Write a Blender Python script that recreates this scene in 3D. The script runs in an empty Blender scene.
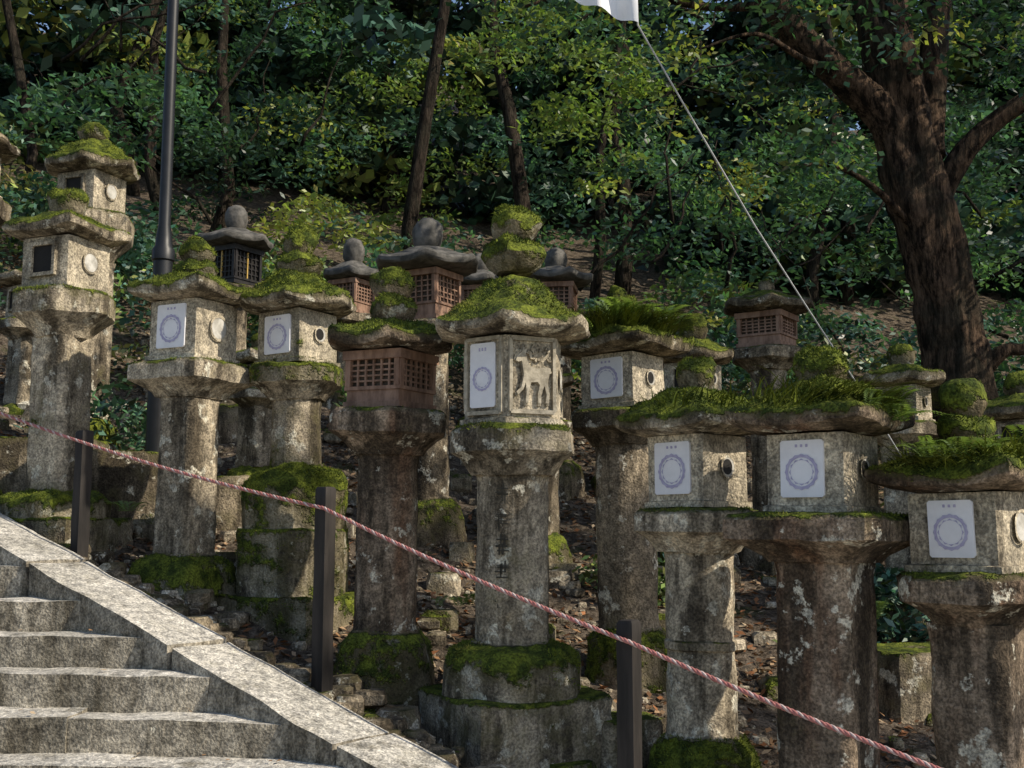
import bpy, math, random
import numpy as np
from mathutils import Vector, noise, Matrix
random.seed(7); rng=np.random.default_rng(11)
sc=bpy.context.scene
sc.view_settings.view_transform='Standard'; sc.view_settings.look='None'; sc.view_settings.exposure=0
R=math.radians

# ---------------------------------------------------------------- materials
class NT:
    def __init__(s,name):
        s.m=bpy.data.materials.new(name); s.m.use_nodes=True; s.t=s.m.node_tree; s.t.nodes.clear()
        s.out=s.n('ShaderNodeOutputMaterial')
    def n(s,t,**k):
        x=s.t.nodes.new(t)
        for a,b in k.items(): setattr(x,a,b)
        return x
    def l(s,a,b): s.t.links.new(a,b)
    def sock(s,inp,val):
        if hasattr(val,'is_output'): s.l(val,inp)
        else: inp.default_value=val
    def noise(s,vec,scale,detail=6,rough=.6):
        x=s.n('ShaderNodeTexNoise'); x.inputs['Scale'].default_value=scale
        x.inputs['Detail'].default_value=detail; x.inputs['Roughness'].default_value=rough
        s.l(vec,x.inputs['Vector']); return x.outputs['Fac']
    def ramp(s,fac,a,b):
        x=s.n('ShaderNodeMapRange'); x.interpolation_type='SMOOTHSTEP'
        x.inputs['From Min'].default_value=a; x.inputs['From Max'].default_value=b
        s.sock(x.inputs['Value'],fac); return x.outputs['Result']
    def mix(s,fac,a,b):
        x=s.n('ShaderNodeMix',data_type='RGBA'); s.sock(x.inputs[0],fac)
        s.sock(x.inputs[6],a); s.sock(x.inputs[7],b); return x.outputs[2]
    def mul(s,a,b):
        x=s.n('ShaderNodeMix',data_type='RGBA',blend_type='MULTIPLY'); x.inputs[0].default_value=1
        s.sock(x.inputs[6],a); s.sock(x.inputs[7],b); return x.outputs[2]
    def math(s,op,a,b=0):
        x=s.n('ShaderNodeMath',operation=op); s.sock(x.inputs[0],a); s.sock(x.inputs[1],b); return x.outputs[0]
    def vec(s,scale=(1,1,1),rnd=True):
        tc=s.n('ShaderNodeTexCoord'); mp=s.n('ShaderNodeMapping'); mp.inputs['Scale'].default_value=scale
        s.l(tc.outputs['Object'],mp.inputs['Vector'])
        if rnd:
            oi=s.n('ShaderNodeObjectInfo'); k=s.math('MULTIPLY',oi.outputs['Random'],37.0)
            s.l(k,mp.inputs['Location'])
        return mp.outputs['Vector']
    def bsdf(s,col,rough=.9,bump=None,dist=.01,spec=.25):
        b=s.n('ShaderNodeBsdfPrincipled'); s.sock(b.inputs['Base Color'],col); s.sock(b.inputs['Roughness'],rough)
        b.inputs['Specular IOR Level'].default_value=spec
        if bump is not None:
            bp=s.n('ShaderNodeBump'); bp.inputs['Distance'].default_value=dist; bp.inputs['Strength'].default_value=1
            s.l(bump,bp.inputs['Height']); s.l(bp.outputs['Normal'],b.inputs['Normal'])
        s.l(b.outputs[0],s.out.inputs[0]); return b
def c4(r,g,b): return (r,g,b,1)

def stone_mat(name,c1,c2,stain=c4(.038,.030,.021),lich=c4(.62,.59,.49),stain_a=.43,stain_b=.58,lich_a=.58,warm=None,film=.55):
    s=NT(name); v=s.vec(); vs=s.vec((1,1,.18))
    n1=s.noise(v,2.6,3); n2=s.noise(v,22,4,.7); n3=s.noise(vs,6,5,.68); n4=s.noise(v,7.5,5,.68); n5=s.noise(v,90,2)
    col=s.mix(s.ramp(n1,.38,.62),c1,c2)
    if warm: col=s.mix(s.ramp(s.noise(vs,3.3,4),.46,.62),col,warm)
    col=s.mix(s.math('MULTIPLY',s.ramp(n3,stain_a,stain_b),.82),col,stain)
    col=s.mix(s.math('MULTIPLY',s.ramp(n4,lich_a,lich_a+.045),.75),col,lich)
    col=s.mul(col,s.mix(s.ramp(n2,.3,.7),c4(.55,.55,.55),c4(1.42,1.40,1.36)))
    col=s.mul(col,s.mix(s.ramp(n5,.35,.65),c4(.62,.62,.62),c4(1.3,1.3,1.3)))
    geo=s.n('ShaderNodeNewGeometry'); sep=s.n('ShaderNodeSeparateXYZ'); s.l(geo.outputs['Normal'],sep.inputs[0])
    at=s.n('ShaderNodeAttribute',attribute_name='moss')
    f=s.math('ADD',s.math('MULTIPLY',sep.outputs['Z'],.34),s.math('MULTIPLY',s.noise(v,5.5,5,.72),2.0))
    f=s.math('ADD',f,at.outputs['Fac'])
    mf=s.ramp(f,1.53,1.71)
    mc=s.mix(s.ramp(s.noise(v,14,3),.35,.65),c4(.036,.052,.010),c4(.140,.165,.022))
    mc=s.mul(mc,s.mix(s.ramp(n5,.3,.7),c4(.45,.45,.45),c4(1.3,1.3,1.3)))
    col=s.mix(s.math('MULTIPLY',s.ramp(f,1.14,1.52),film),col,c4(.085,.077,.030))
    col=s.mix(mf,col,mc)
    h=s.math('ADD',s.math('MULTIPLY',n2,.7),s.math('MULTIPLY',n5,.35))
    h=s.math('ADD',h,s.math('MULTIPLY',mf,.9))
    s.bsdf(col,.93,h,.016,.15); return s.m
STONE=stone_mat('weathered_stone',c4(.32,.265,.19),c4(.155,.128,.092))
STONE_L=stone_mat('pale_stone',c4(.47,.405,.305),c4(.26,.22,.162),stain_a=.44,stain_b=.61,lich_a=.57)
STONE_W=stone_mat('brown_stone',c4(.32,.25,.183),c4(.165,.127,.092),warm=c4(.15,.088,.055))
BOXST=stone_mat('firebox_stone',c4(.53,.465,.355),c4(.35,.305,.23),stain_a=.49,stain_b=.71,lich_a=.66,film=.35)
GRAN=stone_mat('granite_steps',c4(.55,.525,.475),c4(.42,.40,.355),stain=c4(.16,.145,.11),stain_a=.50,stain_b=.74,lich_a=.66,film=.25)
RISER=stone_mat('granite_shaded_sides',c4(.37,.335,.275),c4(.23,.207,.165),stain=c4(.065,.055,.038),stain_a=.45,stain_b=.68,lich_a=.68,film=.5)  # darker copy of the step granite; shade painted onto side faces
def simple(name,c1,c2,scale=10,rough=.8,zs=1,bumpd=.004,spec=.3):
    s=NT(name); v=s.vec((1,1,zs)); n=s.noise(v,scale,5,.65)
    s.bsdf(s.mix(s.ramp(n,.3,.7),c1,c2),rough,n,bumpd,spec); return s.m
PAPER=simple('white_paper',c4(.76,.75,.77),c4(.86,.85,.87),9,.8,1,.001)
OLDP=simple('weathered_paper',c4(.30,.28,.24),c4(.60,.58,.53),14,.9,1,.001)
INK=simple('violet_ink',c4(.38,.35,.52),c4(.52,.49,.64),40,.8)
DARK=simple('opening_shade_fill',c4(.012,.011,.010),c4(.02,.018,.016))  # dark fill stands in for the shade inside firebox openings
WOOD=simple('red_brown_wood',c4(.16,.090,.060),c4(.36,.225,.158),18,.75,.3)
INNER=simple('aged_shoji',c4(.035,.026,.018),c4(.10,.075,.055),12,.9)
WOODD=simple('black_lacquer_wood',c4(.012,.011,.012),c4(.03,.026,.024),18,.5)
GOLD=simple('gilt_metal',c4(.45,.29,.07),c4(.6,.4,.12),12,.4)
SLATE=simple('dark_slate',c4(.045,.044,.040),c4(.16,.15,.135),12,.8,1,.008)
POST=simple('dark_post_wood',c4(.014,.012,.011),c4(.04,.034,.030),14,.75,.15)
ROPE_R=simple('rope_red_strand',c4(.34,.12,.11),c4(.45,.20,.18),30,.9)
ROPE_W=simple('rope_white_strand',c4(.45,.34,.32),c4(.58,.46,.44),30,.9)
METAL=simple('black_painted_metal',c4(.009,.010,.012),c4(.015,.016,.019),8,.45,1,.0005,.4)
CLOTH=simple('white_cloth',c4(.75,.76,.78),c4(.82,.83,.85),6,.9,1,.002)
WIRE=simple('pale_cord',c4(.35,.36,.36),c4(.5,.5,.5),20,.8)
GLASS=simple('lamp_glass',c4(.6,.6,.58),c4(.7,.7,.68),5,.3)
CARVE=simple('carved_pale_stone',c4(.25,.22,.165),c4(.50,.445,.345),25,.9,1,.006)
ENGR=simple('engraving',c4(.04,.036,.028),c4(.075,.068,.052),30,.95)
def moss_blade():
    s=NT('moss_blades'); v=s.vec(); n=s.noise(v,9,3); n2=s.noise(v,3,3)
    col=s.mix(s.ramp(n,.35,.65),c4(.044,.066,.011),c4(.180,.215,.028))
    col=s.mix(s.math('MULTIPLY',s.ramp(n2,.52,.66),.5),col,c4(.15,.13,.04))
    s.bsdf(col,.85,None,.01,.15); return s.m
MOSS=moss_blade()
def bark(name,c1,c2):
    s=NT(name); v=s.vec((1,1,.22)); n=s.noise(v,14,7,.75); n2=s.noise(s.vec(),1.9,5,.7); n3=s.noise(v,45,4,.7)
    col=s.mix(s.ramp(n,.42,.58),c1,c2)
    col=s.mix(s.math('MULTIPLY',s.ramp(n2,.46,.58),.7),col,c4(.045,.041,.030))
    col=s.mul(col,s.mix(s.ramp(n3,.35,.65),c4(.55,.55,.55),c4(1.3,1.3,1.3)))
    s.bsdf(col,.95,s.math('ADD',n,s.math('MULTIPLY',n3,.3)),.14,.1); return s.m
BARK=bark('brown_bark',c4(.022,.016,.012),c4(.17,.112,.075))
BARK2=bark('dark_bark',c4(.018,.014,.011),c4(.08,.062,.048))
def leafmat(name,tr=.35,rough=.45,spec=.35):
    s=NT(name); at=s.n('ShaderNodeAttribute',attribute_name='col')
    b=s.n('ShaderNodeBsdfPrincipled'); s.l(at.outputs['Color'],b.inputs['Base Color']); b.inputs['Roughness'].default_value=rough
    b.inputs['Specular IOR Level'].default_value=spec
    if tr==0: s.l(b.outputs[0],s.out.inputs[0]); return s.m
    t=s.n('ShaderNodeBsdfTranslucent'); s.l(s.mul(at.outputs['Color'],c4(2.0,2.0,1.0)),t.inputs['Color'])
    m=s.n('ShaderNodeMixShader'); m.inputs[0].default_value=tr
    s.l(b.outputs[0],m.inputs[1]); s.l(t.outputs[0],m.inputs[2]); s.l(m.outputs[0],s.out.inputs[0]); return s.m
LEAF=leafmat('leaf_green',.34,.4,.6); LEAF0=leafmat('leaf_green_thick',0,.38,.5); DRY=leafmat('dry_leaf',0,.8,.1)
def ground_mat():
    s=NT('forest_soil'); v=s.vec(rnd=False); n2=s.noise(v,14,6,.75); n3=s.noise(v,60,3,.7); n4=s.noise(v,2.6,5,.7)
    col=s.mix(s.ramp(n2,.35,.65),c4(.06,.045,.032),c4(.23,.185,.14))
    col=s.mix(s.math('MULTIPLY',s.ramp(n4,.56,.66),.6),col,c4(.05,.07,.015))
    col=s.mul(col,s.mix(s.ramp(n3,.3,.7),c4(.5,.5,.5),c4(1.2,1.2,1.2)))
    s.bsdf(col,.95,s.math('ADD',n2,s.math('MULTIPLY',n3,.5)),.04,.1); return s.m
SOIL=ground_mat()

# ---------------------------------------------------------------- mesh builder
class M:
    def __init__(s): s.v=[];s.f=[];s.moss=[];s.mi=[];s.sm=[]
    def add(s,vs,fs,mi=0,moss=0,smooth=True):
        o=len(s.v); s.v+= [tuple(p) for p in vs]
        s.moss+= list(moss) if hasattr(moss,'__len__') else [moss]*len(vs)
        for f in fs: s.f.append(tuple(i+o for i in f)); s.mi.append(mi); s.sm.append(smooth)
    def box(s,c,sz,rot=0,mi=0,moss=0,jit=0):
        hx,hy,hz=[a/2 for a in sz]; vs=[];ca,sa=math.cos(rot),math.sin(rot)
        for dz in(-1,1):
            for dx,dy in((-1,-1),(1,-1),(1,1),(-1,1)):
                x,y,z=dx*hx,dy*hy,dz*hz
                vs.append((c[0]+x*ca-y*sa+random.uniform(-jit,jit),c[1]+x*sa+y*ca+random.uniform(-jit,jit),c[2]+z+random.uniform(-jit,jit)))
        s.add(vs,[(3,2,1,0),(4,5,6,7),(0,1,5,4),(1,2,6,5),(2,3,7,6),(3,0,4,7)],mi,moss,False)
    def panel(s,phi,a,u,z,w,h,mi,th=.0,corner=.0):
        n=(math.cos(phi),math.sin(phi)); t=(-math.sin(phi),math.cos(phi))
        def P(uu,zz,d): return (n[0]*(a+d)+t[0]*(u+uu),n[1]*(a+d)+t[1]*(u+uu),z+zz)
        k=corner; o=[(-w/2+k,-h/2),(w/2-k,-h/2),(w/2,-h/2+k),(w/2,h/2-k),(w/2-k,h/2),(-w/2+k,h/2),(-w/2,h/2-k),(-w/2,-h/2+k)]
        vs=[P(x,y,th) for x,y in o]+[P(x,y,-.01) for x,y in o]
        fs=[tuple(range(8))]+[(i,i+8,(i+1)%8+8,(i+1)%8) for i in range(8)]
        s.add(vs,fs,mi,0,False)
    def ring(s,phi,a,u,z,r1,r2,mi,seg=28,wav=0,wn=8,off=0):
        n=(math.cos(phi),math.sin(phi)); t=(-math.sin(phi),math.cos(phi)); vs=[]
        for i in range(seg):
            th=2*math.pi*i/seg
            for q,r in enumerate((r1*(1+wav*math.cos(wn*th)),r2)):
                uu=u+r*math.cos(th)+(off if q else 0); vs.append((n[0]*a+t[0]*uu,n[1]*a+t[1]*uu,z+r*math.sin(th)))
        s.add(vs,[(2*i,2*i+1,(2*i+3)%(2*seg),(2*i+2)%(2*seg)) for i in range(seg)],mi,0,False)
    def poly(s,phi,a,u,z,pts,mi,d=.012):
        n=(math.cos(phi),math.sin(phi)); t=(-math.sin(phi),math.cos(phi)); N=len(pts)
        def P(x,y,dd): return (n[0]*(a+dd)+t[0]*(u+x),n[1]*(a+dd)+t[1]*(u+x),z+y)
        vs=[P(x,y,d) for x,y in pts]+[P(x,y,-.005) for x,y in pts]
        s.add(vs,[tuple(range(N))]+[(i,i+N,(i+1)%N+N,(i+1)%N) for i in range(N)],mi,0,False)
    def obj(s,name,mats,loc=(0,0,0),rot=(0,0,0),sharp=38):
        me=bpy.data.meshes.new(name); me.from_pydata(s.v,[],s.f)
        me.polygons.foreach_set('material_index',s.mi); me.polygons.foreach_set('use_smooth',s.sm)
        at=me.attributes.new('moss','FLOAT','POINT'); at.data.foreach_set('value',s.moss)
        for m in mats: me.materials.append(m)
        me.update(); me.set_sharp_from_angle(angle=R(sharp))
        o=bpy.data.objects.new(name,me); o.location=loc; o.rotation_euler=rot; sc.collection.objects.link(o); return o

def loft(m,prof,n=0,rot=0,seg=48,chamfer=.06,amp=.006,lift=0,liftR=1,mi=0,step=.028,sq=(1,1)):
    seed=random.uniform(0,99); pts=[]
    for i in range(len(prof)-1):
        a=prof[i]; b=prof[i+1]; L=math.hypot(a[0]-b[0],a[1]-b[1]); k=max(1,int(L/step))
        for j in range(k): pts.append([a[q]+(b[q]-a[q])*j/k for q in range(3)])
    pts.append(list(prof[-1]))
    vs=[];ms=[]
    for r,z,mo in pts:
        for i in range(seg):
            th=rot+2*math.pi*i/seg; rr=r; cn=0
            if n:
                w=2*math.pi/n; d=((th-rot+w/2)%w)-w/2
                mx=(1/math.cos(w/2)); rr=r*min(1/math.cos(d),mx*(1-chamfer)); cn=abs(d)/(w/2)
            zz=z+lift*(cn**2.2)*(min(1,r/liftR)**3) if lift else z
            x=rr*math.cos(th); y=rr*math.sin(th)
            d=noise.noise((x*5+seed,y*5,zz*5))*amp*1.5+noise.noise((x*22+seed,y*22,zz*22))*amp*.9
            if mo>.55: d+=max(0,noise.noise((x*10+seed,y*10,zz*10))+.15)*.040*min(1,(mo-.55)*4)
            k=(rr+d)/rr if rr>1e-4 else 1
            vs.append((x*k*sq[0],y*k*sq[1],zz+d*.7)); ms.append(mo)
    fs=[]
    for j in range(len(pts)-1):
        for i in range(seg):
            a=j*seg+i;b=j*seg+(i+1)%seg; fs.append((a,b,b+seg,a+seg))
    fs.append(tuple(range(seg-1,-1,-1))); o=(len(pts)-1)*seg; fs.append(tuple(o+i for i in range(seg)))
    m.add(vs,fs,mi,ms,True)

def tufts(m,N,L,mi,thr=.1,minm=.25,wid=.0035):
    nf=len(m.f); cand=[];wt=[]; tot=0; sd_=random.uniform(0,50)
    for i in range(nf):
        f=m.f[i]
        if len(f)!=4: continue
        mo=m.moss[f[0]]
        if mo<minm: continue
        a,b,c=[Vector(m.v[k]) for k in f[:3]]; d=Vector(m.v[f[3]]); nn=(b-a).cross(d-a); ar=nn.length
        if ar<1e-7: continue
        nn/=ar
        if nn.z<thr: continue
        c0=(a+b+c+d)/4; tot+=ar*mo
        q=noise.noise(c0*5+Vector((sd_,1,7)))*1.3+noise.noise(c0*14+Vector((sd_,1,7)))*.7+mo+nn.z*.25-.62
        if q<0: continue
        cand.append((a,b,c,d,nn)); wt.append(ar*mo*min(1,q*4+.15))
    if not cand: return
    N=int(N*min(1,sum(wt)/tot*1.3))
    vs=[];fs=[]
    for q in random.choices(cand,weights=wt,k=N):
        a,b,c,d,nn=q; u,v=random.random(),random.random(); p=a*(1-u)*(1-v)+b*u*(1-v)+c*u*v+d*(1-u)*v
        dr=(nn*.8+Vector((random.gauss(0,.6),random.gauss(0,.6),random.gauss(.2,.3)))).normalized()
        sd=dr.cross(Vector((random.gauss(0,1),random.gauss(0,1),random.gauss(0,1)))).normalized()*wid
        l=L*random.uniform(.4,1.2); o=len(vs)
        vs+=[p-sd-nn*.003,p+sd-nn*.003,p+dr*l+Vector((0,0,-l*.1))]; fs.append((o,o+1,o+2))
    m.add(vs,fs,mi,1,False)

def ferns(m,center,rad,N,L,mi,bias=(0,0)):
    vs=[];fs=[]
    for _ in range(N):
        an=random.uniform(0,6.283); r=rad*math.sqrt(random.random())
        p=Vector((center[0]+r*math.cos(an),center[1]+r*math.sin(an),center[2]+random.uniform(-.02,.03)))
        dr=Vector((math.cos(an)*.5+random.gauss(bias[0],.35),math.sin(an)*.5+random.gauss(bias[1],.35),1)).normalized()
        l=L*random.uniform(.4,1.3); sd=dr.cross(Vector((0,0,1))).normalized()*random.uniform(.002,.005)
        for k in range(5):
            t=k/4; q=p+dr*l*t+Vector((dr.x,dr.y,-.9))*l*.55*t*t; w=sd*(1-t*.85)
            vs+=[q-w,q+w]
            if k: o=len(vs); fs.append((o-4,o-3,o-1,o-2))
    m.add(vs,fs,mi,1,True)

# ---------------------------------------------------------------- ground height
def stair_z(y): return min(max(-.94+(y-4.25)*.5385,-1.62),1.0)
CN=Vector((.565,.825,0)) # outward (away from steps)
def curbdist(x,y): return (x+.53)*CN.x+(y-4.25)*CN.y
def g0(x,y):
    xc=max(-14,min(14,x)); b=-.19*xc if xc<0 else -.12*xc
    z=-1.05+b+.3*(y-5.3)
    if y>9: z+=.2*(min(y,48)-9)
    if y>48: z-=.3*(y-48)
    base=-1.62; d=z-base; k=.12
    return base+k*math.log(1+math.exp(max(-30,min(30,d/k)))) if d<2 else z
def g(x,y):
    z=g0(x,y); d=curbdist(x,y)
    if d<.25 and y<7.9:
        s=stair_z(y)-.35 if y>3.2 else -1.64
        t=max(0,min(1,(.25-d)/.2)); z=z*(1-t)+min(z,s)*t
    return z+ (noise.noise((x*1.3,y*1.3,0))*.06+noise.noise((x*5,y*5,3))*.02)*(1 if d>.2 and y>4.2 else .0)
def axis(segs):
    a=[]
    for s,e,n in segs: a+=list(np.linspace(s,e,n,endpoint=False))
    a.append(segs[-1][1]); return a
xs=axis([(-160,-20,12),(-20,-6,24),(-6,6,120),(6,20,24),(20,160,12)])
ys=axis([(-120,-6,10),(-6,3,20),(3,10,80),(10,30,40),(30,180,20)])
m=M(); vs=[(x,y,g(x,y)) for y in ys for x in xs]; nx=len(xs)
m.add(vs,[(j*nx+i,j*nx+i+1,(j+1)*nx+i+1,(j+1)*nx+i) for j in range(len(ys)-1) for i in range(nx-1)])
m.obj('ground',[SOIL],sharp=180)

# ---------------------------------------------------------------- stone lantern
def face_paper(m,phi,a,z,w,h,u=0):
    m.panel(phi,a,u,z,w,h,1,.006,.008)
    r=w*.38; zz=z-h*.06
    m.ring(phi,a+.0085,u,zz,r,r*.82,2,32,.03,16); m.ring(phi,a+.0085,u,zz,r*.72,r*.67,2,24,.06,12)
    for k in range(3): m.panel(phi,a,u-w*.12+k*w*.12,z+h*.40,w*.05,h*.05,2,.0085,.001)
def face_disc(m,phi,a,z,r,full=True):
    m.ring(phi,a+.007,0,z,r,0.0005,13 if full else 3,24)
    if not full: m.ring(phi,a+.009,0,z,r*.98,r*.80,13,24,0,8,-r*.17)
    m.ring(phi,a+.011,0,z,r*1.22,r*1.0,12,24,.02,5)
def face_hole(m,phi,a,z,w,h):
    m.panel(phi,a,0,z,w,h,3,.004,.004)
    t=.022
    for u,zz,ww,hh in((0,h/2+t/2,w+2*t,t),(0,-h/2-t/2,w+2*t,t),(-w/2-t/2,0,t,h),(w/2+t/2,0,t,h)): m.panel(phi,a,u,z+zz,ww,hh,12,.02,.002)
def lattice(m,z0,z1,a,n,rot,dark=False):
    fr=5 if dark else 4; H=z1-z0; side=2*a*math.tan(math.pi/n); zs=z0+H*(.30 if not dark else .12)
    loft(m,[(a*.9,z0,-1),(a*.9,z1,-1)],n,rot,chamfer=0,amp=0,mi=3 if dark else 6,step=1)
    loft(m,[(a*1.08,z0,-1),(a*1.08,z0+.03,-1),(a*1.0,z0+.032,-1),(a*1.0,zs,-1),(a*1.06,zs+.002,-1),(a*1.06,zs+.02,-1)],n,rot,chamfer=0,amp=0,mi=fr,step=1)
    loft(m,[(a*1.12,z1-.045,-1),(a*1.12,z1,-1)],n,rot,chamfer=0,amp=0,mi=fr,step=1)
    hh=z1-.045-zs-.02; zc=zs+.02+hh/2
    for k in range(n):
        phi=rot+k*2*math.pi/n; ca,sa=math.cos(phi),math.sin(phi)
        for e in(-1,1):
            m.box((ca*a*.985-sa*side/2*.93*e,sa*a*.985+ca*side/2*.93*e,zc),(.028,.028,hh),phi,fr)
        nb=6
        for j in range(1,nb):
            u=(j/nb-.5)*side*.9; m.box((ca*a*.955-sa*u,sa*a*.955+ca*u,zc),(.012,.011,hh),phi,8 if dark and j==3 else fr)
        for j in range(1,5):
            zz=zs+.02+hh*j/5; m.box((ca*a*.95,sa*a*.95,zz),(.010,side*.88,.009),phi,fr)
def lantern(x,y,gz,ped,post,plat,box,roof,balls,n=(4,6,4,4),rot=-125,faces='ph',mats=None,moss=.35,mp=.15,fern=0,name='stone_lantern',wood=0,tn=2500,bases=(),tilt=1.0,inscr=False,fernb=(0,0),roofmi=0,pw=.6,fl=.16,ballm=.05,band=False):
    m=M(); ro=R(rot); Z=lambda z:z-gz
    zb=-.25
    for br,bn,bt in bases:
        loft(m,[(br,zb,mp),(br,Z(bt)-.02,mp+.1),(br*.96,Z(bt),mp+.4)],bn,ro+.1,chamfer=.04,amp=.012); zb=Z(bt)-.005
    pr,pz=ped; pz=Z(pz); h=pz-zb
    loft(m,[(pr*1.0,zb,mp+.1),(pr*1.0,zb+h*.55,mp+.35),(pr*.94,zb+h*.72,mp+.55),((post[0]+pr)*.54,zb+h*.88,mp+.6),(post[0]*1.12,pz-.01,mp+.5),(post[0]*1.02,pz+.01,mp)],n[1],ro,amp=.010,chamfer=.07)
    qr,qz=post; qz=Z(qz); hh=qz-pz
    seg=[(qr*1.03,pz-.01,mp+.1),(qr,pz+.06,mp-.05)]
    if band: seg+=[(qr*.97,pz+hh*.46,mp-.1),(qr*1.05,pz+hh*.47,mp),(qr*1.05,pz+hh*.51,mp),(qr*.97,pz+hh*.52,mp-.1)]
    seg+=[(qr*.98,qz-.05,mp-.1),(qr*1.03,qz,mp-.1)]
    loft(m,seg,n[0],ro,amp=.005,chamfer=.10)
    lr,lz=plat; lz=Z(lz); H=lz-qz
    loft(m,[(qr*1.10,qz-.005,mp-.1),(qr*1.22,qz+H*.12,mp-.1),(lr*.84,qz+H*.34,mp-.05),(lr*.97,qz+H*.44,mp-.05),(lr,qz+H*.47,mp),(lr*1.01,qz+H*.90,mp+.1),(lr*.95,lz,mp+.4),(box[0]*1.15,lz+.012,mp+.3)],n[1],ro,amp=.008,chamfer=.04)
    a,bz=box; bz=Z(bz)
    if wood: lattice(m,lz+.01,bz,a,n[2],ro,wood==2)
    else:
        loft(m,[(a*1.10,lz+.01,mp),(a*1.10,lz+.035,mp),(a,lz+.04,mp-.1),(a,bz,mp-.1)],n[2],ro,amp=.003,chamfer=.03,mi=12)
        bh=bz-lz-.04; zc=lz+.035+bh*.53
        for k in range(n[2]):
            ph=ro+k*2*math.pi/n[2]; t=faces[k] if k<len(faces) else 'd'
            side=2*a*math.tan(math.pi/n[2])
            if t=='p': face_paper(m,ph,a+.004,zc+random.uniform(-.006,.006),min(side*pw,bh*.75),bh*.80,random.uniform(-.008,.008))
            elif t=='d': face_disc(m,ph,a+.004,zc,min(side,bh)*.20)
            elif t=='c': face_disc(m,ph,a+.004,zc,min(side,bh)*.15,False)
            elif t=='h': face_hole(m,ph,a+.003,zc,side*.42,bh*.58)
            elif t=='s': m.panel(ph,a,0,zc,side*.62,bh*.7,7,.008,.01)
            elif t=='D':
                w=side*.86; hh2=bh*.9
                for u,zz,ww,h3 in((0,hh2/2,w,.02),(0,-hh2/2,w,.02),(-w/2,0,.016,hh2),(w/2,0,.016,hh2)): m.panel(ph,a+.002,u,zc+zz,ww,h3,7,.014,.002)
                deer=[(-.30,.36),(-.40,.30),(-.44,.22),(-.36,.20),(-.29,.22),(-.25,.08),(-.24,-.02),(-.30,-.20),(-.42,-.28),(-.38,-.33),(-.25,-.24),(-.19,-.12),(-.17,-.30),(-.20,-.46),(-.13,-.46),(-.11,-.28),(-.06,-.12),(.10,-.11),(.16,-.16),(.11,-.30),(.12,-.46),(.19,-.46),(.19,-.31),(.27,-.17),(.33,-.31),(.30,-.45),(.37,-.45),(.40,-.30),(.35,-.12),(.38,.02),(.44,.05),(.40,.12),(.30,.13),(.10,.11),(-.08,.13),(-.15,.22),(-.19,.34),(-.16,.44),(-.22,.40),(-.25,.46),(-.27,.39)]
                for sc_,dd in((1,.010),(.93,.019)):
                    m.poly(ph,a+.003,0,zc,[((p[0]*sc_)*side*.86,(p[1]*sc_)*bh*.82) for p in deer],7 if sc_<1 else 12,dd)
                for q in range(16):
                    cx=random.uniform(-.1,.34)*side; cz=random.uniform(.18,.4)*bh; aa=random.uniform(0,3)
                    m.poly(ph,a+.003,0,zc,[(cx+.014*math.cos(w2)*math.cos(aa)-.006*math.sin(w2)*math.sin(aa),cz+.014*math.cos(w2)*math.sin(aa)+.006*math.sin(w2)*math.cos(aa)) for w2 in np.linspace(0,6.28,7)[:-1]],12,.012)
        if 'D' in faces:
            for k in range(n[2]):
                if k<len(faces) and faces[k]=='p':
                    ph=ro+k*2*math.pi/n[2]; w=side*.80; hh2=bh*.92
                    for u,zz,ww,h3 in((0,hh2/2,w,.018),(0,-hh2/2,w,.018),(-w/2,0,.016,hh2),(w/2,0,.016,hh2)): m.panel(ph,a+.002,u,zc+zz,ww,h3,7,.014,.002)
    rr,rz=roof; rz=Z(rz); H=rz-bz; lift=.10*rr if n[3] else 0
    e=bz+.005
    loft(m,[(a*1.15,e,-.2),(rr*.80,e+.004,-.4),(rr*.97,e+.016,-.3),(rr,e+.03,moss-.25),(rr*1.0,e+.055,moss-.05),(rr*.95,e+.075,moss+.2),(rr*.74,e+.06+(H-.06)*.32,moss+.3),(rr*.52,e+.06+(H-.06)*.62,moss+.3),(rr*.36,e+.06+(H-.06)*.88,moss+.25),(rr*.27,e+H-.005,moss+.2)],n[3],ro,amp=.012 if roofmi==0 else .005,chamfer=.05,lift=lift,liftR=rr,mi=roofmi)
    for br,z0,z1 in balls:
        z0=Z(z0)-.008; z1=Z(z1); hb=z1-z0; q=moss+ballm
        loft(m,[(br*.62,z0,q-.1),(br*.90,z0+hb*.18,q),(br,z0+hb*.42,q+.15),(br*.93,z0+hb*.68,q+.3),(br*.66,z0+hb*.88,q+.4),(br*.25,z1,q+.4)],0,ro,amp=.012,seg=32,mi=roofmi)
    if inscr:
        ph=R(-107)
        for row in range(5):
            cz=qz-.10-row*.115
            for st in range(8):
                hz=st%2==0; u=random.uniform(-.02,.02); zz=cz+random.uniform(-.035,.035)
                m.panel(ph,qr*.972,u if not hz else u*.3,zz,.055 if hz else .006,.006 if hz else .05,9,.006,.001)
    if tn: tufts(m,tn,.017,10)
    if fern: ferns(m,(0,0,Z(roof[1])-.10),rr*.95,fern,fl,10,fernb)
    mm=[mats or STONE,PAPER,INK,DARK,WOOD,WOODD,INNER,CARVE,GOLD,ENGR,MOSS,SLATE,BOXST,OLDP]
    return m.obj(name,mm,(x,y,gz),(R(random.uniform(-tilt,tilt)),R(random.uniform(-tilt,tilt)),0))

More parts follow.
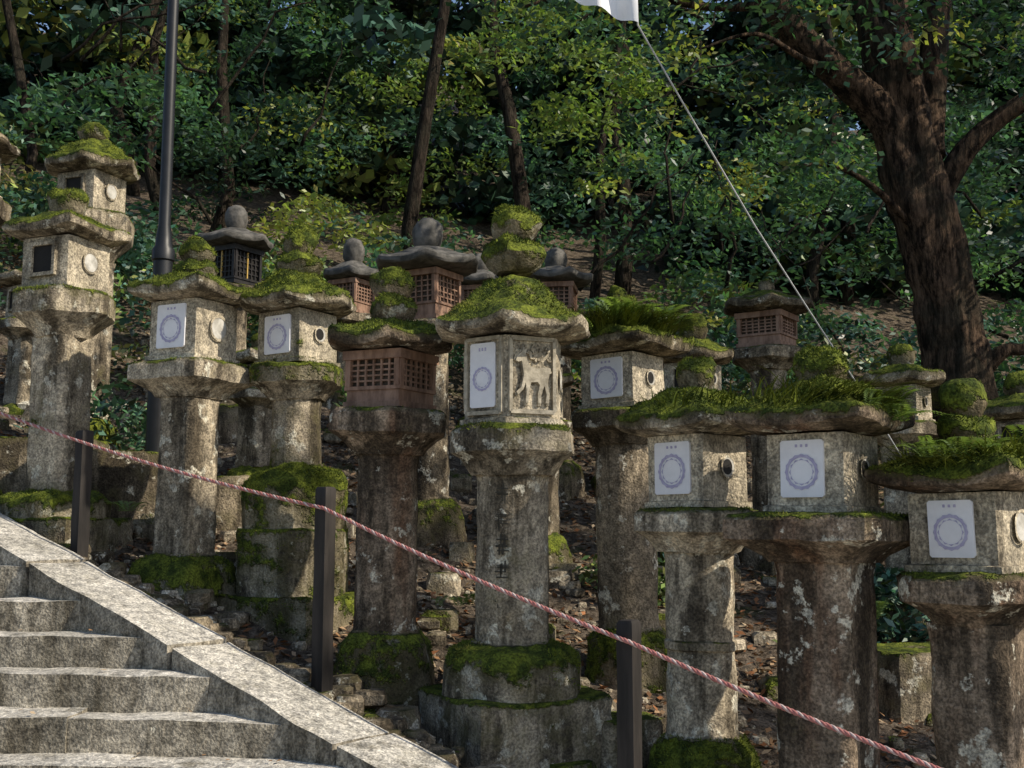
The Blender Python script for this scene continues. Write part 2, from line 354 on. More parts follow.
# front row
lantern(0,5.3,-1.07,(.315,-.575),(.172,.21),(.288,.43),(.222,.85),(.365,1.16),[(.145,1.20,1.375),(.118,1.36,1.53)],n=(0,6,6,6),rot=-67,faces='Ddsssp',mats=STONE_L,moss=.33,mp=.16,bases=((.35,4,-.80),),inscr=True,tn=12000,tilt=.3,pw=.58,ballm=.27)
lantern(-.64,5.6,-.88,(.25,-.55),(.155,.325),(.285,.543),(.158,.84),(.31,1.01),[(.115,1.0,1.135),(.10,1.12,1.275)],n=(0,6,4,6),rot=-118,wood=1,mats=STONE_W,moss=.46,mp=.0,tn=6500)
lantern(-1.25,6.4,-.72,(.28,.30),(.14,.69),(.25,.88),(.165,1.20),(.32,1.45),[(.135,1.43,1.58),(.09,1.56,1.74)],n=(6,6,4,6),rot=-122,faces='pc',mats=STONE_L,moss=.60,mp=.42,bases=((.37,4,-.43),(.30,6,-.06)),tn=14000)
lantern(-1.86,6.3,-.42,(.25,-.20),(.13,.69),(.26,.885),(.175,1.237),(.285,1.40),[(.11,1.39,1.50),(.10,1.49,1.61)],n=(4,4,4,4),rot=-117,faces='pd',mats=STONE_L,moss=.56,mp=.07,tn=6500,ballm=.15)
lantern(-2.72,6.6,-.22,(.30,.16),(.135,1.09),(.27,1.36),(.18,1.685),(.275,1.87),[(.11,1.86,2.02)],n=(4,6,4,4),rot=-111,faces='hd',mats=STONE_L,moss=.42,mp=.24,tn=7000,bases=((.33,4,-.0),))
lantern(.65,6.2,-.95,(.24,-.6),(.165,.415),(.28,.60),(.175,.917),(.32,1.13),[(.10,1.12,1.26)],n=(6,6,4,4),rot=-128,faces='pc',mats=STONE,moss=.68,mp=.07,fern=2200,tn=7000,fernb=(.1,-.1),fl=.24)
lantern(.84,5.0,-1.25,(.25,-.945),(.155,-.145),(.27,.04),(.162,.37),(.285,.59),[(.08,.585,.735)],n=(0,6,4,4),rot=-138,faces='pc',mats=STONE_L,moss=.52,mp=.12,tn=8500,fern=260,pw=.62,band=True)
lantern(1.22,4.4,-1.5,(.27,-1.2),(.155,-.165),(.30,.012),(.165,.33),(.29,.54),[(.095,.53,.69)],n=(4,4,4,4),rot=-131,faces='pc',mats=STONE_W,moss=.50,mp=.07,tn=9500,fern=900,fernb=(.8,-.1),pw=.55,fl=.24,ballm=.2)
lantern(1.79,4.25,-1.62,(.27,-1.35),(.15,-.385),(.28,-.205),(.175,.10),(.29,.30),[(.10,.29,.40),(.085,.39,.52)],n=(4,6,4,4),rot=-138,faces='pd',mats=STONE_W,moss=.52,mp=.07,tn=8500,fern=900,fernb=(-.6,-.2),pw=.5,fl=.22)
# second row and far lanterns
lantern(-3.22,8.2,.42,(.28,.75),(.15,1.94),(.30,2.29),(.18,2.60),(.33,2.88),[(.11,2.87,3.03)],n=(4,6,4,6),rot=-111,faces='hd',mats=STONE_L,moss=.52,tn=5500)
lantern(-3.66,7.0,.12,(.28,.4),(.15,1.85),(.30,2.1),(.18,2.4),(.33,2.6),[(.11,2.59,2.82)],n=(4,6,4,6),rot=-111,faces='pd',mats=STONE,moss=.3,tn=0)
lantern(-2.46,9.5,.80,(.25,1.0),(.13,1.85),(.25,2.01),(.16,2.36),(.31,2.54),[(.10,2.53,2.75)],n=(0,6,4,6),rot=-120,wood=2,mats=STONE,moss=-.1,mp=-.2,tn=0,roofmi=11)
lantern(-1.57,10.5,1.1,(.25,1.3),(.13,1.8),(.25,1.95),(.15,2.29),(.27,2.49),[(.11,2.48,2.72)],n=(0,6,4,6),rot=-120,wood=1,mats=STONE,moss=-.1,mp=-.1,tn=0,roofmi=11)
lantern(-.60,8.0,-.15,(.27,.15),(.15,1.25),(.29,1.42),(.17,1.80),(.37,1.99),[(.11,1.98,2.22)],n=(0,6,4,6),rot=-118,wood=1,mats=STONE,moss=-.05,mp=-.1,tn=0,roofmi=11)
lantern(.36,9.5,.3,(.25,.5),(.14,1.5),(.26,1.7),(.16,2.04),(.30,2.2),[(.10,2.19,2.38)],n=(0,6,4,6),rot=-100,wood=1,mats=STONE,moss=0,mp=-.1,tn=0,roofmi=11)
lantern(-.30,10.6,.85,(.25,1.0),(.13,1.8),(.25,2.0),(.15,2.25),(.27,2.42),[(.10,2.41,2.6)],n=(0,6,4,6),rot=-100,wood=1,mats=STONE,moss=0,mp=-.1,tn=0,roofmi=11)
lantern(1.99,8.5,-.35,(.25,0),(.14,1.15),(.26,1.31),(.17,1.59),(.33,1.78),[(.07,1.77,1.88)],n=(0,6,4,6),rot=-125,wood=1,mats=STONE,moss=.1,mp=-.1,tn=0)
lantern(1.30,8.0,-.45,(.25,-.2),(.14,.7),(.26,.85),(.16,1.12),(.28,1.30),[(.10,1.29,1.5)],n=(0,6,4,6),rot=-125,faces='hc',mats=STONE,moss=.45,tn=1500)
lantern(.95,9.6,.2,(.25,.45),(.13,1.3),(.24,1.45),(.15,1.72),(.28,1.88),[(.09,1.87,2.04)],n=(0,6,4,6),rot=-115,faces='hc',mats=STONE_L,moss=.35,tn=0)
lantern(2.75,7.7,-.6,(.25,-.4),(.13,.5),(.25,.66),(.155,.92),(.28,1.07),[(.09,1.06,1.22)],n=(4,6,4,6),rot=-130,faces='hc',mats=STONE_L,moss=.40,tn=1500)
lantern(3.25,7.0,-.95,(.25,-.7),(.14,.2),(.27,.36),(.16,.62),(.30,.78),[(.10,.77,.93)],n=(4,6,4,4),rot=-135,faces='hc',mats=STONE_L,moss=.40,tn=1500)
lantern(-1.95,8.4,.2,(.24,.4),(.12,.85),(.22,.97),(.14,1.17),(.24,1.30),[(.08,1.29,1.42)],n=(4,6,4,6),rot=-125,faces='hp',mats=STONE_L,moss=.3,tn=0)
lantern(-4.1,9.2,.75,(.24,.95),(.13,1.5),(.25,1.65),(.15,1.95),(.28,2.12),[(.09,2.11,2.25)],n=(4,6,4,6),rot=-125,faces='hp',mats=STONE_L,moss=.3,tn=0)
lantern(.18,8.0,-.3,(.24,-.1),(.13,.55),(.24,.7),(.15,.95),(.26,1.1),[(.09,1.09,1.25)],n=(4,6,4,6),rot=-115,faces='pc',mats=STONE,moss=.3,tn=0)

# ---------------------------------------------------------------- steps, kerb, path
def slab(m,corners_bottom,h,amp=.006,nx=10,ny=4,nz=3,mi=0,moss=0.,wear=.006,sidemi=None):
    c=[Vector(p) for p in corners_bottom]; S=random.uniform(0,50)
    def P(u,v,w):
        p=(c[0]*(1-u)+c[1]*u)*(1-v)+(c[3]*(1-u)+c[2]*u)*v
        p=p.copy(); p.z-=h*(1-w)
        e=sum(1 for t in(u,v,w) if t<.001 or t>.999)
        q=p+Vector((noise.noise(p*4+Vector((S,0,0))),noise.noise(p*4+Vector((0,S,0))),noise.noise(p*4+Vector((0,0,S)))))*amp
        if e>=2:
            ctr=(c[0]+c[1]+c[2]+c[3])/4; ctr.z-=h/2; dd=ctr-q; dd.normalize(); q+=dd*wear*(1+1.2*noise.noise(p*15)); 
        return q
    def face(f,a,b,k=None):
        vs=[f(i/a,j/b) for j in range(b+1) for i in range(a+1)]
        m.add(vs,[(j*(a+1)+i,j*(a+1)+i+1,(j+1)*(a+1)+i+1,(j+1)*(a+1)+i) for j in range(b) for i in range(a)],mi if k is None else k,moss,True)
    face(lambda u,v:P(u,v,1),nx,ny); face(lambda u,w:P(u,0,w),nx,nz,sidemi); face(lambda u,w:P(1-u,1,w),nx,nz,sidemi)
    face(lambda v,w:P(1,v,w),ny,nz,sidemi); face(lambda v,w:P(0,1-v,w),ny,nz,sidemi)
m=M()
TL=Vector((-1,.10,0))
for j in range(-4,14):
    e=Vector((-.53-.38*j,4.25+.26*j,-.94+.14*j)); x=.0; W=5.0; k=0
    while x<W:
        L=random.uniform(.8,1.5) if k else random.uniform(.5,1.3)
        p0=e+TL*x+Vector((.02,0,0)); p1=e+TL*(x+L-.010)
        o=Vector((0,random.uniform(-.014,.014),random.uniform(-.010,.005))); dep=Vector((-.0,.23,0))
        slab(m,[p1+o,p0+o,p0+dep+o,p1+dep+o],.17,.014,18,5,4,moss=-.3,wear=.005,sidemi=1)
        x+=L; k+=1
    x=-.1
    while x<W:
        L=random.uniform(.12,.3); p0=e+TL*x+Vector((0,.235,-.006)); p1=e+TL*(x+L-.018)+Vector((0,.235,-.006)); dep=Vector((-.06,.20,0)); dz=Vector((0,0,random.uniform(-.008,.006)))
        slab(m,[p1+dz,p0+dz,p0+dep+dz,p1+dep+dz],.12,.012,4,4,2,moss=-.2); x+=L
m.obj('stone_steps',[GRAN,RISER],sharp=50)
m=M(); s=-4.3
def cp(j,off,dz=0): return Vector((-.53-.38*j,4.25+.26*j,-.94+.14*j+dz))+CN*off
while s<15:
    L=random.uniform(1.7,2.6); dz=random.uniform(-.01,.01); a=cp(s,-.0,.035+dz);b=cp(s+L-.03,-.0,.035+dz)
    slab(m,[b,a,a+CN*.33,b+CN*.33],.34,.010,24,6,4,moss=-.18,wear=.004,sidemi=1); s+=L
m.obj('stone_kerb',[GRAN,RISER],sharp=50)
m=M()
for i in range(22):
    y=3.05-i*.42; x=-6+random.uniform(0,.3)
    while x<5:
        L=random.uniform(.4,.9)
        slab(m,[(x,y-.41,-1.575),(x+L-.015,y-.41,-1.575),(x+L-.015,y,-1.575),(x,y,-1.575)],.1,.006,4,3,1,moss=-.3); x+=L
m.obj('paved_path',[GRAN],sharp=50)

# ---------------------------------------------------------------- rocks
def rock_mesh(m,p,s,mi=0,moss=0):
    S=random.uniform(0,99); seg=8; rings=5; vs=[]; sx,sy,sz=[random.uniform(.7,1.3) for _ in range(3)]; ro=random.uniform(0,6.28)
    for j in range(rings+1):
        ph=math.pi*j/rings
        for i in range(seg):
            th=2*math.pi*i/seg+ro; d=Vector((math.sin(ph)*math.cos(th),math.sin(ph)*math.sin(th),math.cos(ph)))
            k=1+.55*noise.noise(d*1.3+Vector((S,0,0)))
            q=Vector((max(-.72,min(.72,d.x*k)),max(-.72,min(.72,d.y*k)),max(-.6,min(.6,d.z*k))))
            vs.append((p[0]+q.x*s*sx,p[1]+q.y*s*sy,p[2]+q.z*s*sz*.8))
    m.add(vs,[(j*seg+i,(j+1)*seg+i,(j+1)*seg+(i+1)%seg,j*seg+(i+1)%seg) for j in range(rings) for i in range(seg)],mi,moss,True)
m=M()
for k in range(420):
    j=random.uniform(-4,8); off=.39+abs(random.gauss(0,.12)); p=cp(j,off); s=random.uniform(.03,.10)
    rock_mesh(m,(p.x,p.y,max(g(p.x,p.y),p.z-.09)+s*.15),s,moss=random.uniform(-.3,.3))
m.obj('edging_stones',[STONE],sharp=28)
m=M()
for k in range(8500):
    y=random.uniform(4.6,11.5); x=random.uniform(-.5*y-.5,.5*y+.5)
    if curbdist(x,y)<.4: continue
    if noise.noise((x*.8,y*.8,5))<-.2: continue
    rock_mesh(m,(x,y,g(x,y)+.003),random.uniform(.008,.03)*(1 if random.random()<.88 else 2.2),moss=-.3)
m.obj('gravel',[STONE_L],sharp=28)
m=M()
for k in range(280):
    y=random.uniform(4.8,10); x=random.uniform(-.5*y,.5*y)
    if curbdist(x,y)<.55: continue
    rock_mesh(m,(x,y,g(x,y)+.02),random.uniform(.05,.17),moss=random.uniform(-.3,.5))
tufts(m,9000,.018,1,.2,.3)
m.obj('rubble_rocks',[STONE_L,MOSS],sharp=28)
for (x,y,w,h,r) in((-1.75,7.6,.7,.3,.2),(-3.2,7.4,.9,.35,-.1),(.5,5.25,.35,.22,.5),(2.3,6.3,.7,.3,.1),(-2.6,7.3,.5,.4,.3)):
    m=M(); zz=g(x,y); loft(m,[(w/2,-.15,.1),(w/2,h-.03,.25),(w/2*.94,h,.5),(w*.3,h+.005,.5)],4,r,amp=.015,sq=(1,.7)); m.obj('stone_block',[STONE],(x,y,zz),(0,0,.2))

# ---------------------------------------------------------------- rope fence
P=[(-3.9,6.95,.98,.94,.1),(-2.355,6.05,.484,.42,-.35),(-.86,5.1,.148,.05,-.72),(.436,4.2,-.375,-.452,-1.3),(1.75,3.35,-.83,-.905,-1.7)]
for (x,y,zt,zr,zb) in P:
    m=M(); w=.036
    loft(m,[(w,zb-.2,-1),(w,zt-.012,-1),(w*.8,zt,-1)],4,R(-125),seg=24,amp=.0025,chamfer=.06,step=.05); m.obj('fence_post',[POST],(x,y,0))
def tube(m,pts,rad,seg=12,mi=0,nz=0,moss=-1,nscale=3,capz=True):
    vs=[];N=len(pts); pts=[Vector(p) for p in pts]; S=random.uniform(0,50)
    T0=(pts[1]-pts[0]).normalized(); X=T0.cross(Vector((.1,1,.05))).normalized()
    for i,p in enumerate(pts):
        T=(pts[min(i+1,N-1)]-pts[max(i-1,0)]).normalized(); X=(X-T*X.dot(T)).normalized(); Y=T.cross(X)
        r=rad[i] if hasattr(rad,'__len__') else rad
        for k in range(seg):
            a=2*math.pi*k/seg; d=X*math.cos(a)+Y*math.sin(a); q=p+d*r
            if nz: q=p+d*r*(1+nz*noise.noise(Vector((d.x*1.6+S,d.y*1.6,q.z*nscale*.3+q.x*.4)))+nz*.4*noise.noise(q*7))
            vs.append(q)
    fs=[(i*seg+k,i*seg+(k+1)%seg,(i+1)*seg+(k+1)%seg,(i+1)*seg+k) for i in range(N-1) for k in range(seg)]
    fs+=[tuple(range(seg-1,-1,-1)),tuple((N-1)*seg+k for k in range(seg))]
    m.add(vs,fs,mi,moss,True)
m=M()
line=[]
for a,b in zip(P[:-1],P[1:]):
    A=Vector((a[0],a[1]-.050,a[3]));B=Vector((b[0],b[1]-.050,b[3])); n=60
    for i in range(n):
        t=i/n; p=A.lerp(B,t); p.z-=.035*4*t*(1-t)*.5; line.append(p)
dense=[]
for a,b in zip(line[:-1],line[1:]):
    for q in range(3): dense.append(a.lerp(b,q/3))
for ph,mi in((0,0),(2.09,0),(4.19,1)):
    pts=[]
    for i,p in enumerate(dense):
        an=i*.95+ph; pts.append(p+Vector((.35*math.cos(an)*.0050,math.cos(an)*.004,math.sin(an)*.0050)))
    tube(m,pts,.0048,6,mi)
m.obj('rope',[ROPE_R,ROPE_W],sharp=180)

# ---------------------------------------------------------------- lamp post, banner
m=M(); x,y=-2.43,7.5; z0=g(x,y)
loft(m,[(.11,-.1,-1),(.11,.03,-1),(.085,.05,-1),(.070,.09,-1),(.066,1.72,-1),(.078,1.73,-1),(.078,1.80,-1),(.06,1.83,-1),(.055,1.9,-1),(.042,1.98,-1),(.036,5.4,-1),(.05,5.42,-1),(.05,5.5,-1),(.12,5.56,-1),(.13,5.6,-1)],0,0,seg=24,amp=0,step=.4)
loft(m,[(.12,5.6,-1),(.16,5.95,-1)],6,0,seg=24,amp=0,step=.4,mi=1,chamfer=0)
loft(m,[(.2,5.95,-1),(.21,5.98,-1),(.1,6.1,-1),(.02,6.2,-1)],6,0,seg=24,amp=0,step=.4)
m.obj('street_lamp',[METAL,GLASS],(x,y,z0))
m=M(); vs=[];A=Vector((.29,5,2.475));B=Vector((.60,5.0,2.34)); U=Vector((-.02,.0,1.4))
n=16
for j in range(n+1):
    for i in range(n+1):
        p=A.lerp(B,i/n)+U*(j/n); p.y+=.03*math.sin(i*.7+j*.4); vs.append(p)
m.add(vs,[(j*(n+1)+i,j*(n+1)+i+1,(j+1)*(n+1)+i+1,(j+1)*(n+1)+i) for j in range(n) for i in range(n)])
d=Vector((1.9,6,.73))-B; tube(m,[B+U,B,B+d*.25+Vector((0,0,-.03)),B+d*.5+Vector((0,0,-.05)),B+d*.75+Vector((0,0,-.03)),B+d,B+d*1.85],.0042,6,1)
pA=A+U; tube(m,[(pA.x-8,pA.y+.5,pA.z+.6),pA,B+U,(7.2,4.2,4.6)],.006,6,1)
m.obj('banner',[CLOTH,WIRE])

# ---------------------------------------------------------------- leaves
def leaf_mesh(name,C,col,L,W,mat,tilt=.7,parent=None,droop=0):
    N=len(C); az=rng.uniform(0,2*np.pi,N); n=np.stack([rng.normal(0,tilt,N),rng.normal(0,tilt,N),np.ones(N)],1); n/=np.linalg.norm(n,axis=1)[:,None]
    d=np.stack([np.cos(az),np.sin(az),rng.normal(-droop,.3,N)],1); d-=n*(d*n).sum(1)[:,None]; d/=np.linalg.norm(d,axis=1)[:,None]
    s=np.cross(n,d); l=(L*rng.uniform(.6,1.3,N))[:,None]; w=(W*rng.uniform(.7,1.2,N))[:,None]
    V=np.stack([C-d*l*.5,C+s*w*.5-d*l*.05,C+d*l*.5-n*l*.08,C-s*w*.5-d*l*.05],1).reshape(-1,3)
    me=bpy.data.meshes.new(name); me.vertices.add(4*N); me.loops.add(4*N); me.polygons.add(N)
    me.vertices.foreach_set('co',V.astype(np.float32).ravel()); me.loops.foreach_set('vertex_index',np.arange(4*N,dtype=np.int32))
    me.polygons.foreach_set('loop_start',np.arange(0,4*N,4,dtype=np.int32)); me.polygons.foreach_set('loop_total',np.full(N,4,dtype=np.int32))
    at=me.attributes.new('col','FLOAT_COLOR','POINT'); cc=np.concatenate([col,np.ones((N,1))],1); at.data.foreach_set('color',np.repeat(cc,4,0).astype(np.float32).ravel())
    me.materials.append(mat); me.update(calc_edges=True)
    o=bpy.data.objects.new(name,me); sc.collection.objects.link(o)
    if parent: o.parent=parent
    return o
PAL=np.array([[.021,.052,.030],[.038,.090,.052],[.070,.15,.074],[.13,.195,.055],[.24,.28,.075],[.070,.15,.108],[.31,.31,.12]])  # brightest entries put sunlight into the clump colour
def clumps(specs,pal=PAL,w=None):
    Cs=[];Ks=[]
    for (c,r,rz,n,pi) in specs:
        p=rng.normal(0,1,(n,3)); p/=np.linalg.norm(p,axis=1)[:,None]; p*=rng.uniform(.25,1,(n,1))**.6
        p*=np.array([r,r,rz]); p[:,2]-= (p[:,0]**2+p[:,1]**2)*.25/r
        Cs.append(p+np.array(c)); Ks.append(pal[pi]*rng.uniform(.6,1.45,(n,1))*(1+rng.normal(0,.08,(n,3))))
    return np.concatenate(Cs),np.clip(np.concatenate(Ks),.005,.42)
def empty(name):
    o=bpy.data.objects.new(name,None); sc.collection.objects.link(o); return o
forest=empty('distant_forest')
specs=[]; trunks=M()
def crown(cx,cy,cz,rad,nc,pref,n0=150,cr=(.35,.8)):
    for _ in range(nc):
        d=rng.normal(0,1,3); d/=np.linalg.norm(d); rr=rad*rng.uniform(.45,1)
        r=rng.uniform(*cr); pi=pref if rng.random()<.72 else int(rng.integers(0,len(PAL)-1))
        specs.append(((cx+d[0]*rr,cy+d[1]*rr,cz+d[2]*rr*.9),r,r*.34,int(n0*r/.6),pi))
for (yr,hs,sp,rad,nn) in((11.7,(.45,),1.5,.75,12),(13,(.7,2.5,4.6),2.1,1.2,12),(16,(.8,3.2,6.2),2.6,1.6,13)):
    nx_=int((yr*1.04+5)/sp)
    for hh in hs:
        for i in range(nx_+1):
            if rng.random()<.14 and hh>.5: continue
            x=-(yr*.52+2.5)+i*sp+rng.uniform(-.6,.6); y=yr+rng.uniform(-.9,1.2)
            pool=[0,1,1,2,2,5,3,4,5,6] if (x<2.5) else [0,0,1,1,2,5]  # painted sunlit tones favoured on the left side
            crown(x,y,g0(x,y)+hh+rng.uniform(-.5,.5)*(hh>.5),rad*rng.uniform(.8,1.2),nn,int(rng.choice(pool)),145,(.25,.75))
for i in range(20):
    y=rng.uniform(14,22); x=rng.uniform(-.52*y-1,.52*y+1); px=x;pts=[];rr=[];h=rng.uniform(6,10); r0=rng.uniform(.06,.14)
    for k in range(9):
        pts.append((px,y,g0(x,y)-.3+h*k/8)); px+=rng.uniform(-.3,.3); rr.append(r0*(1-k/10))
    tube(trunks,pts,rr,9,0,.25)
for i in range(40):
    y=rng.uniform(11.5,14); x=rng.uniform(-.5*y,.5*y); z=g0(x,y)+rng.uniform(.5,4.5); px,py,pz=x,y,z; dx=rng.uniform(-.35,.35); pts=[];rr=[]
    for k in range(9):
        pts.append((px,py,pz)); px+=dx+rng.uniform(-.1,.1); pz+=rng.uniform(.05,.32); py+=rng.uniform(-.1,.1); rr.append(.022*(1-k/10))
    tube(trunks,pts,rr,6,0,.1)
C,K=clumps(specs)
leaf_mesh('foliage',C,K,.12,.055,LEAF,1.0,forest,.3)
specs.clear()
for yr,hs,sp in((19,(.8,2.6,5,8,11),3.0),(27,(1,5,9,13,17,20,23),4.4)):
    nx_=int((yr*1.1+8)/sp)
    for hh in hs:
        for i in range(nx_+1):
            x=-(yr*.55+4)+i*sp+rng.uniform(-.8,.8); y=yr+rng.uniform(-1.5,1.5)
            crown(x,y,g0(x,y)+hh+rng.uniform(-.8,.8),sp*.66,14,int(rng.choice([0,0,0,1,1,5])),95,(.8,1.5))
C,K=clumps(specs); leaf_mesh('far_foliage',C,K*.75,.30,.18,LEAF0,1.2,forest,.2)  # colour scaled down: deep forest shade put into the leaves
t=trunks.obj('trunks',[BARK2],sharp=180); t.parent=forest
for (x,y,r,h,pf) in((-2.9,8.0,.45,.5,2),(-3.6,10.2,1.0,.9,4),(-2.2,11.0,.9,.8,3),(-.6,11.6,1.0,.9,2),(.6,11.0,.8,.7,1),(1.6,10.8,1.0,.9,1),(2.8,10.2,1.1,1.0,0),(4.6,10.5,1.2,1.1,1),(-5.2,11.0,1.2,1.1,2),(3.9,9.3,.6,.6,2),(.9,7.4,.28,.3,3),(2.4,7.2,.35,.3,1),(2.9,6.4,.4,.35,1),(4.6,8.8,.9,.8,1),(-1.1,9.8,.5,.4,3)):
    specs=[]; crown(x,y,g0(x,y)+h*.7,r,int(14+r*16),pf,110,(.15,.38)); C,K=clumps(specs); leaf_mesh('shrub',C,K,.085,.04,LEAF0,1.0,None,.3)
# ferns: arching fronds with paired leaflets, rooted in the mossy roofs and bases
def fern_plant(x,y,z,nf,L,bias=(0,0),cl=3):
    vs=[];fs=[];cols=[]
    for _ in range(nf):
        an=random.uniform(0,6.283); bx=x+random.gauss(0,L*.22); by=y+random.gauss(0,L*.22)
        dx=math.cos(an)*.6+bias[0]+random.gauss(0,.15); dy=math.sin(an)*.6+bias[1]+random.gauss(0,.15)
        l=L*random.uniform(.6,1.25); n_=14; base=PAL[cl]*random.uniform(.7,1.3)
        d0=Vector((dx,dy,1.1)).normalized()
        for k in range(n_):
            t=k/n_; p=Vector((bx,by,z))+d0*l*t+Vector((d0.x*.5,d0.y*.5,-1.0))*l*.6*t*t
            tg=(d0+Vector((d0.x*.5,d0.y*.5,-1.0))*1.2*t).normalized(); sd=tg.cross(Vector((0,0,1))).normalized()
            w=l*.20*math.sin(math.pi*min(1,.18+t*.82))+.003; hw=l/n_*.36
            for sg in(-1,1):
                o=len(vs); tip=p+sd*sg*w+tg*w*.35+Vector((0,0,-w*.15))
                vs+=[tuple(p-tg*hw),tuple((p+tip)/2-tg*hw),tuple(tip),tuple((p+tip)/2+tg*hw)]; fs.append((o,o+1,o+2,o+3)); cols+= [tuple(base)+(1,)]*4
    me=bpy.data.meshes.new('fern'); me.from_pydata(vs,[],fs); at=me.attributes.new('col','FLOAT_COLOR','POINT'); at.data.foreach_set('color',np.array(cols,dtype=np.float32).ravel())
    me.materials.append(LEAF); o=bpy.data.objects.new('fern_plant',me); sc.collection.objects.link(o)
for a in((1.44,4.34,.43,22,.20,(.5,-.1)),(1.50,4.2,.38,14,.16,(.5,-.3)),(1.34,4.15,.42,8,.14,(.3,-.6)),(.62,6.05,1.10,26,.26,(0,-.2)),(.80,6.05,1.08,18,.24,(.4,-.2)),(.42,6.0,1.04,12,.20,(-.4,-.2)),(1.05,4.9,.45,8,.12,(.3,-.4)),(1.60,4.08,.23,16,.18,(-.6,-.2)),(1.75,4.02,.25,8,.15,(-.2,-.5)),(2.02,4.2,.28,12,.18,(.3,-.3)),(-1.02,6.15,-.12,8,.14),(-2.3,6.55,.05,8,.16),(-2.55,8.0,.05,16,.3),(2.2,6.9,-.6,16,.25),(1.6,6.2,-.75,12,.2),(-.3,6.6,-.5,10,.18)): fern_plant(*a)

# big tree on the right
m=M(); y=8.0
def path(pts,n=10):
    out=[];P_=[Vector(p) for p in pts]
    for i in range(len(P_)-1):
        a=P_[max(i-1,0)];b=P_[i];c=P_[i+1];d=P_[min(i+2,len(P_)-1)]
        for k in range(n):
            t=k/n; out.append(.5*((2*b)+(c-a)*t+(2*a-5*b+4*c-d)*t*t+(3*b-a-3*c+d)*t**3))
    out.append(P_[-1]); return out
def limb(pts,r0,r1,seg=14,n=10,nz=.22,pw=1):
    p=path(pts,n); N=len(p); tube(m,p,[r0+(r1-r0)*(i/(N-1))**pw for i in range(N)],seg,0,nz)
limb([(3.34,8,-1.1),(3.32,8,-.4),(3.30,8,.5),(3.27,8,1.2),(3.16,8,1.9),(3.03,8,2.5),(2.94,8,3.1),(2.86,8.05,3.9),(2.9,8.2,5.2),(3.2,8.3,7),(3.4,8,9.5),(3.2,7.6,12)],.29,.12,32,14,.34,.9)
for k in range(6):
    a=k*1.05+.3; limb([(3.30,8,-.35),(3.3+.3*math.cos(a),8+.3*math.sin(a),-.7),(3.3+.65*math.cos(a),8+.65*math.sin(a),-1.0)],.14,.05,10,6)
limb([(3.0,8,2.7),(2.75,7.95,3.05),(2.4,7.9,3.35),(1.95,7.8,3.8),(1.6,7.6,4.6),(1.2,7.2,5.8),(.8,6.8,7.5)],.145,.05,16,10)
limb([(3.12,8,2.25),(3.4,7.9,2.75),(3.85,7.8,3.1),(4.6,7.6,3.45),(5.6,7.3,4.3),(6.8,7,5.6)],.09,.035,14,10)
limb([(3.12,8,2.7),(3.22,8.1,3.2),(3.4,8.2,4.2),(4.1,8.3,5.8),(5,8.2,8)],.13,.05,14,10)
limb([(3.3,8,.9),(3.55,7.9,1.2),(3.8,7.9,1.25),(4.3,7.8,1.6),(5.0,7.7,1.8)],.065,.02,10,8)
limb([(3.1,8,2.0),(2.7,7.8,2.35),(2.3,7.6,2.5),(1.9,7.5,2.45)],.035,.008,8,8)
limb([(2.4,7.9,3.35),(2.1,7.6,3.3),(1.7,7.3,3.35),(1.3,7.2,3.2)],.03,.008,8,8)
limb([(1.95,7.8,3.8),(1.4,7.8,3.8),(.7,7.7,3.9),(.1,7.6,3.7)],.04,.01,8,8)
tree=empty('broadleaf_tree'); o=m.obj('trunk',[BARK],sharp=180); o.parent=tree
specs=[]
for (x,y,z,r,nc,pi) in((1.9,7.5,3.7,.9,22,0),(.9,7.4,3.9,.8,18,1),(2.2,7.3,2.6,.4,8,1),(3.4,7.3,3.7,.7,18,0),(4.4,7.5,3.3,.9,24,0),(4.2,7.6,2.2,.6,14,1),(4.5,8.2,1.2,.7,14,1),(0.1,7.6,4.1,.8,16,1),(2.6,8.4,3.9,.8,18,0),(1.5,9.5,3.0,.9,18,1),(2.6,10,2.2,1.0,18,1),(3.9,9.6,2.8,1.1,22,0),(2.4,9.2,3.3,.8,14,1)):
    crown(x,y,z,r,nc,pi,85,(.18,.42))
C,K=clumps(specs); leaf_mesh('foliage',C,K,.085,.042,LEAF,.9,tree,.3)

# unseen tall trees added beside the viewpoint so their crowns shade the slope
def shade_tree(x,y,h,crowns,f=1.7):
    global m
    e=empty('added_shade_tree'); m=M(); z=g0(x,y); limb([(x,y,z-.3),(x+.1,y,z+h*.3),(x-.1,y+.1,z+h*.65),(x,y,z+h)],.38,.12,18,8)
    for (cx,cy,cz,r) in crowns: limb([(x,y,z+h*.55),((x+cx)/2,(y+cy)/2,(z+h*.55+cz)/2+.4),(cx,cy,cz)],.14,.03,8,6)
    o=m.obj('trunk',[BARK2],sharp=180); o.parent=e
    specs.clear()
    for (cx,cy,cz,r) in crowns: crown(cx,cy,cz,r,int(r*r*f),0,44,(.3,.72))
    C,K=clumps(specs); o=leaf_mesh('foliage',C,K,.24,.15,LEAF0,.7,e,.2)
shade_tree(14,1,13,[(13,1.5,11,2.4),(15.5,3.5,11.5,2.4),(16,0,11,2.4),(12.2,4.2,10.5,1.8)],1.35)
shade_tree(13,9,14,[(10.5,8.5,11,2.3),(13,11,12,2.4),(16,8,12,2.6),(12.5,6.4,11.5,1.8)],1.45)
specs.clear()
for (cx,cy,cz,r) in((3.2,8,11.5,2.2),): crown(cx,cy,cz,r,int(r*r*2),1,40,(.5,1.0))
C,K=clumps(specs); leaf_mesh('upper_foliage',C,K,.28,.15,LEAF0,.6,tree,.2)

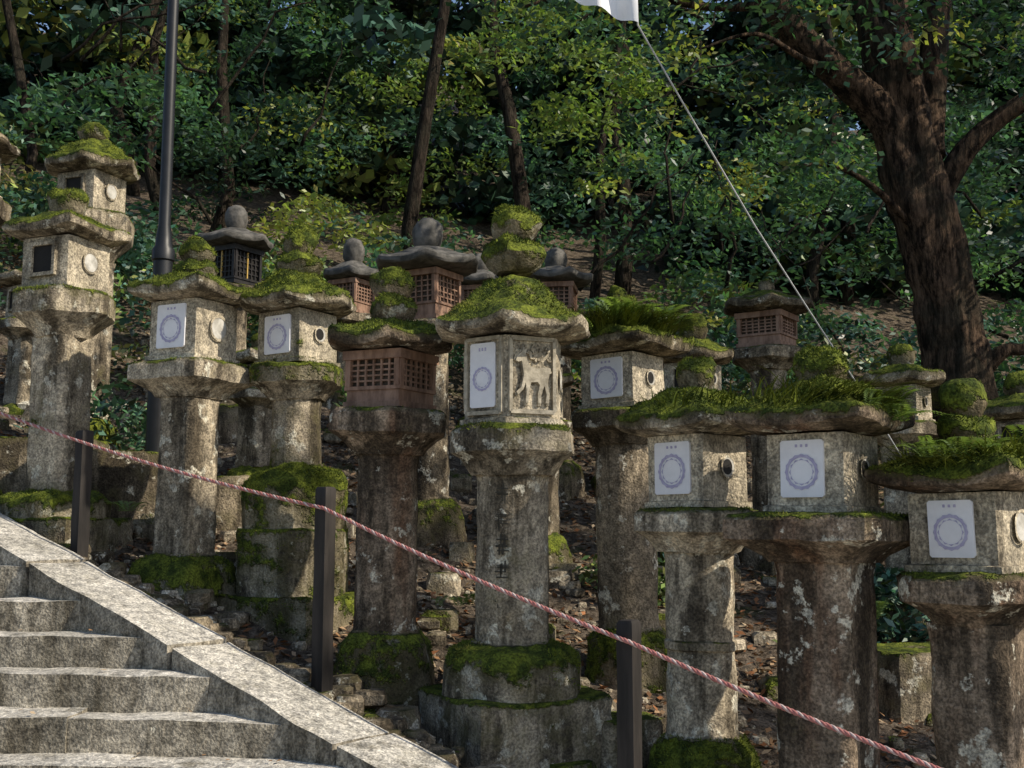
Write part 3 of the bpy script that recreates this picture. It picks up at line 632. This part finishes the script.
# leaf litter on the slope
N=34000; yy=rng.uniform(4.4,14,N); xx=rng.uniform(-1,1,N)*(.5*yy+1)
keep=[i for i in range(N) if curbdist(xx[i],yy[i])>.33 and noise.noise((xx[i]*1.1,yy[i]*1.1,9))+ .25*rng.random() > (.04 if xx[i]<.6 else -.4)]
C=np.array([(xx[i],yy[i],g(xx[i],yy[i])+rng.uniform(.006,.03)) for i in keep])
pal=np.array([[.28,.165,.085],[.36,.24,.145],[.19,.105,.058],[.42,.32,.21],[.29,.13,.06]]); K=pal[rng.integers(0,5,len(C))]*rng.uniform(.6,1.2,(len(C),1))
leaf_mesh('leaf_litter',C,K,.06,.03,DRY,.45)
C=[];
for _ in range(150):
    j=random.randint(-3,6); e=Vector((-.53-.38*j,4.25+.26*j,-.94+.14*j)); p=e+TL*random.uniform(.05,3)+Vector((0,random.uniform(.02,.2),.014)); C.append(tuple(p))
C=np.array(C); K=pal[rng.integers(0,5,len(C))]; leaf_mesh('fallen_leaves',C,K,.035,.02,DRY,.2)

# ---------------------------------------------------------------- light, sky, camera
S=Vector((.73,-.28,.62)).normalized(); el=math.asin(S.z); az=math.atan2(S.x,S.y)
w=bpy.data.worlds.new('World'); sc.world=w; w.use_nodes=True; nt=w.node_tree; bg=nt.nodes['Background']
sky=nt.nodes.new('ShaderNodeTexSky'); sky.sky_type='NISHITA'; sky.sun_disc=False; sky.sun_elevation=el; sky.sun_rotation=az
nt.links.new(sky.outputs[0],bg.inputs[0]); bg.inputs[1].default_value=.15
sl=bpy.data.lights.new('sun','SUN'); sl.energy=5; sl.angle=R(.5); sl.color=(1,.90,.74); so=bpy.data.objects.new('sun',sl); sc.collection.objects.link(so)
so.rotation_euler=S.to_track_quat('Z','Y').to_euler(); so.location=(20,-15,25)
cam=bpy.data.cameras.new('camera'); cam.sensor_width=36; cam.lens=1100/1024*36; cam.clip_end=600; cam.clip_start=.05
co=bpy.data.objects.new('camera',cam); sc.collection.objects.link(co); co.location=(0,0,0); co.rotation_euler=(R(97),0,0); sc.camera=co
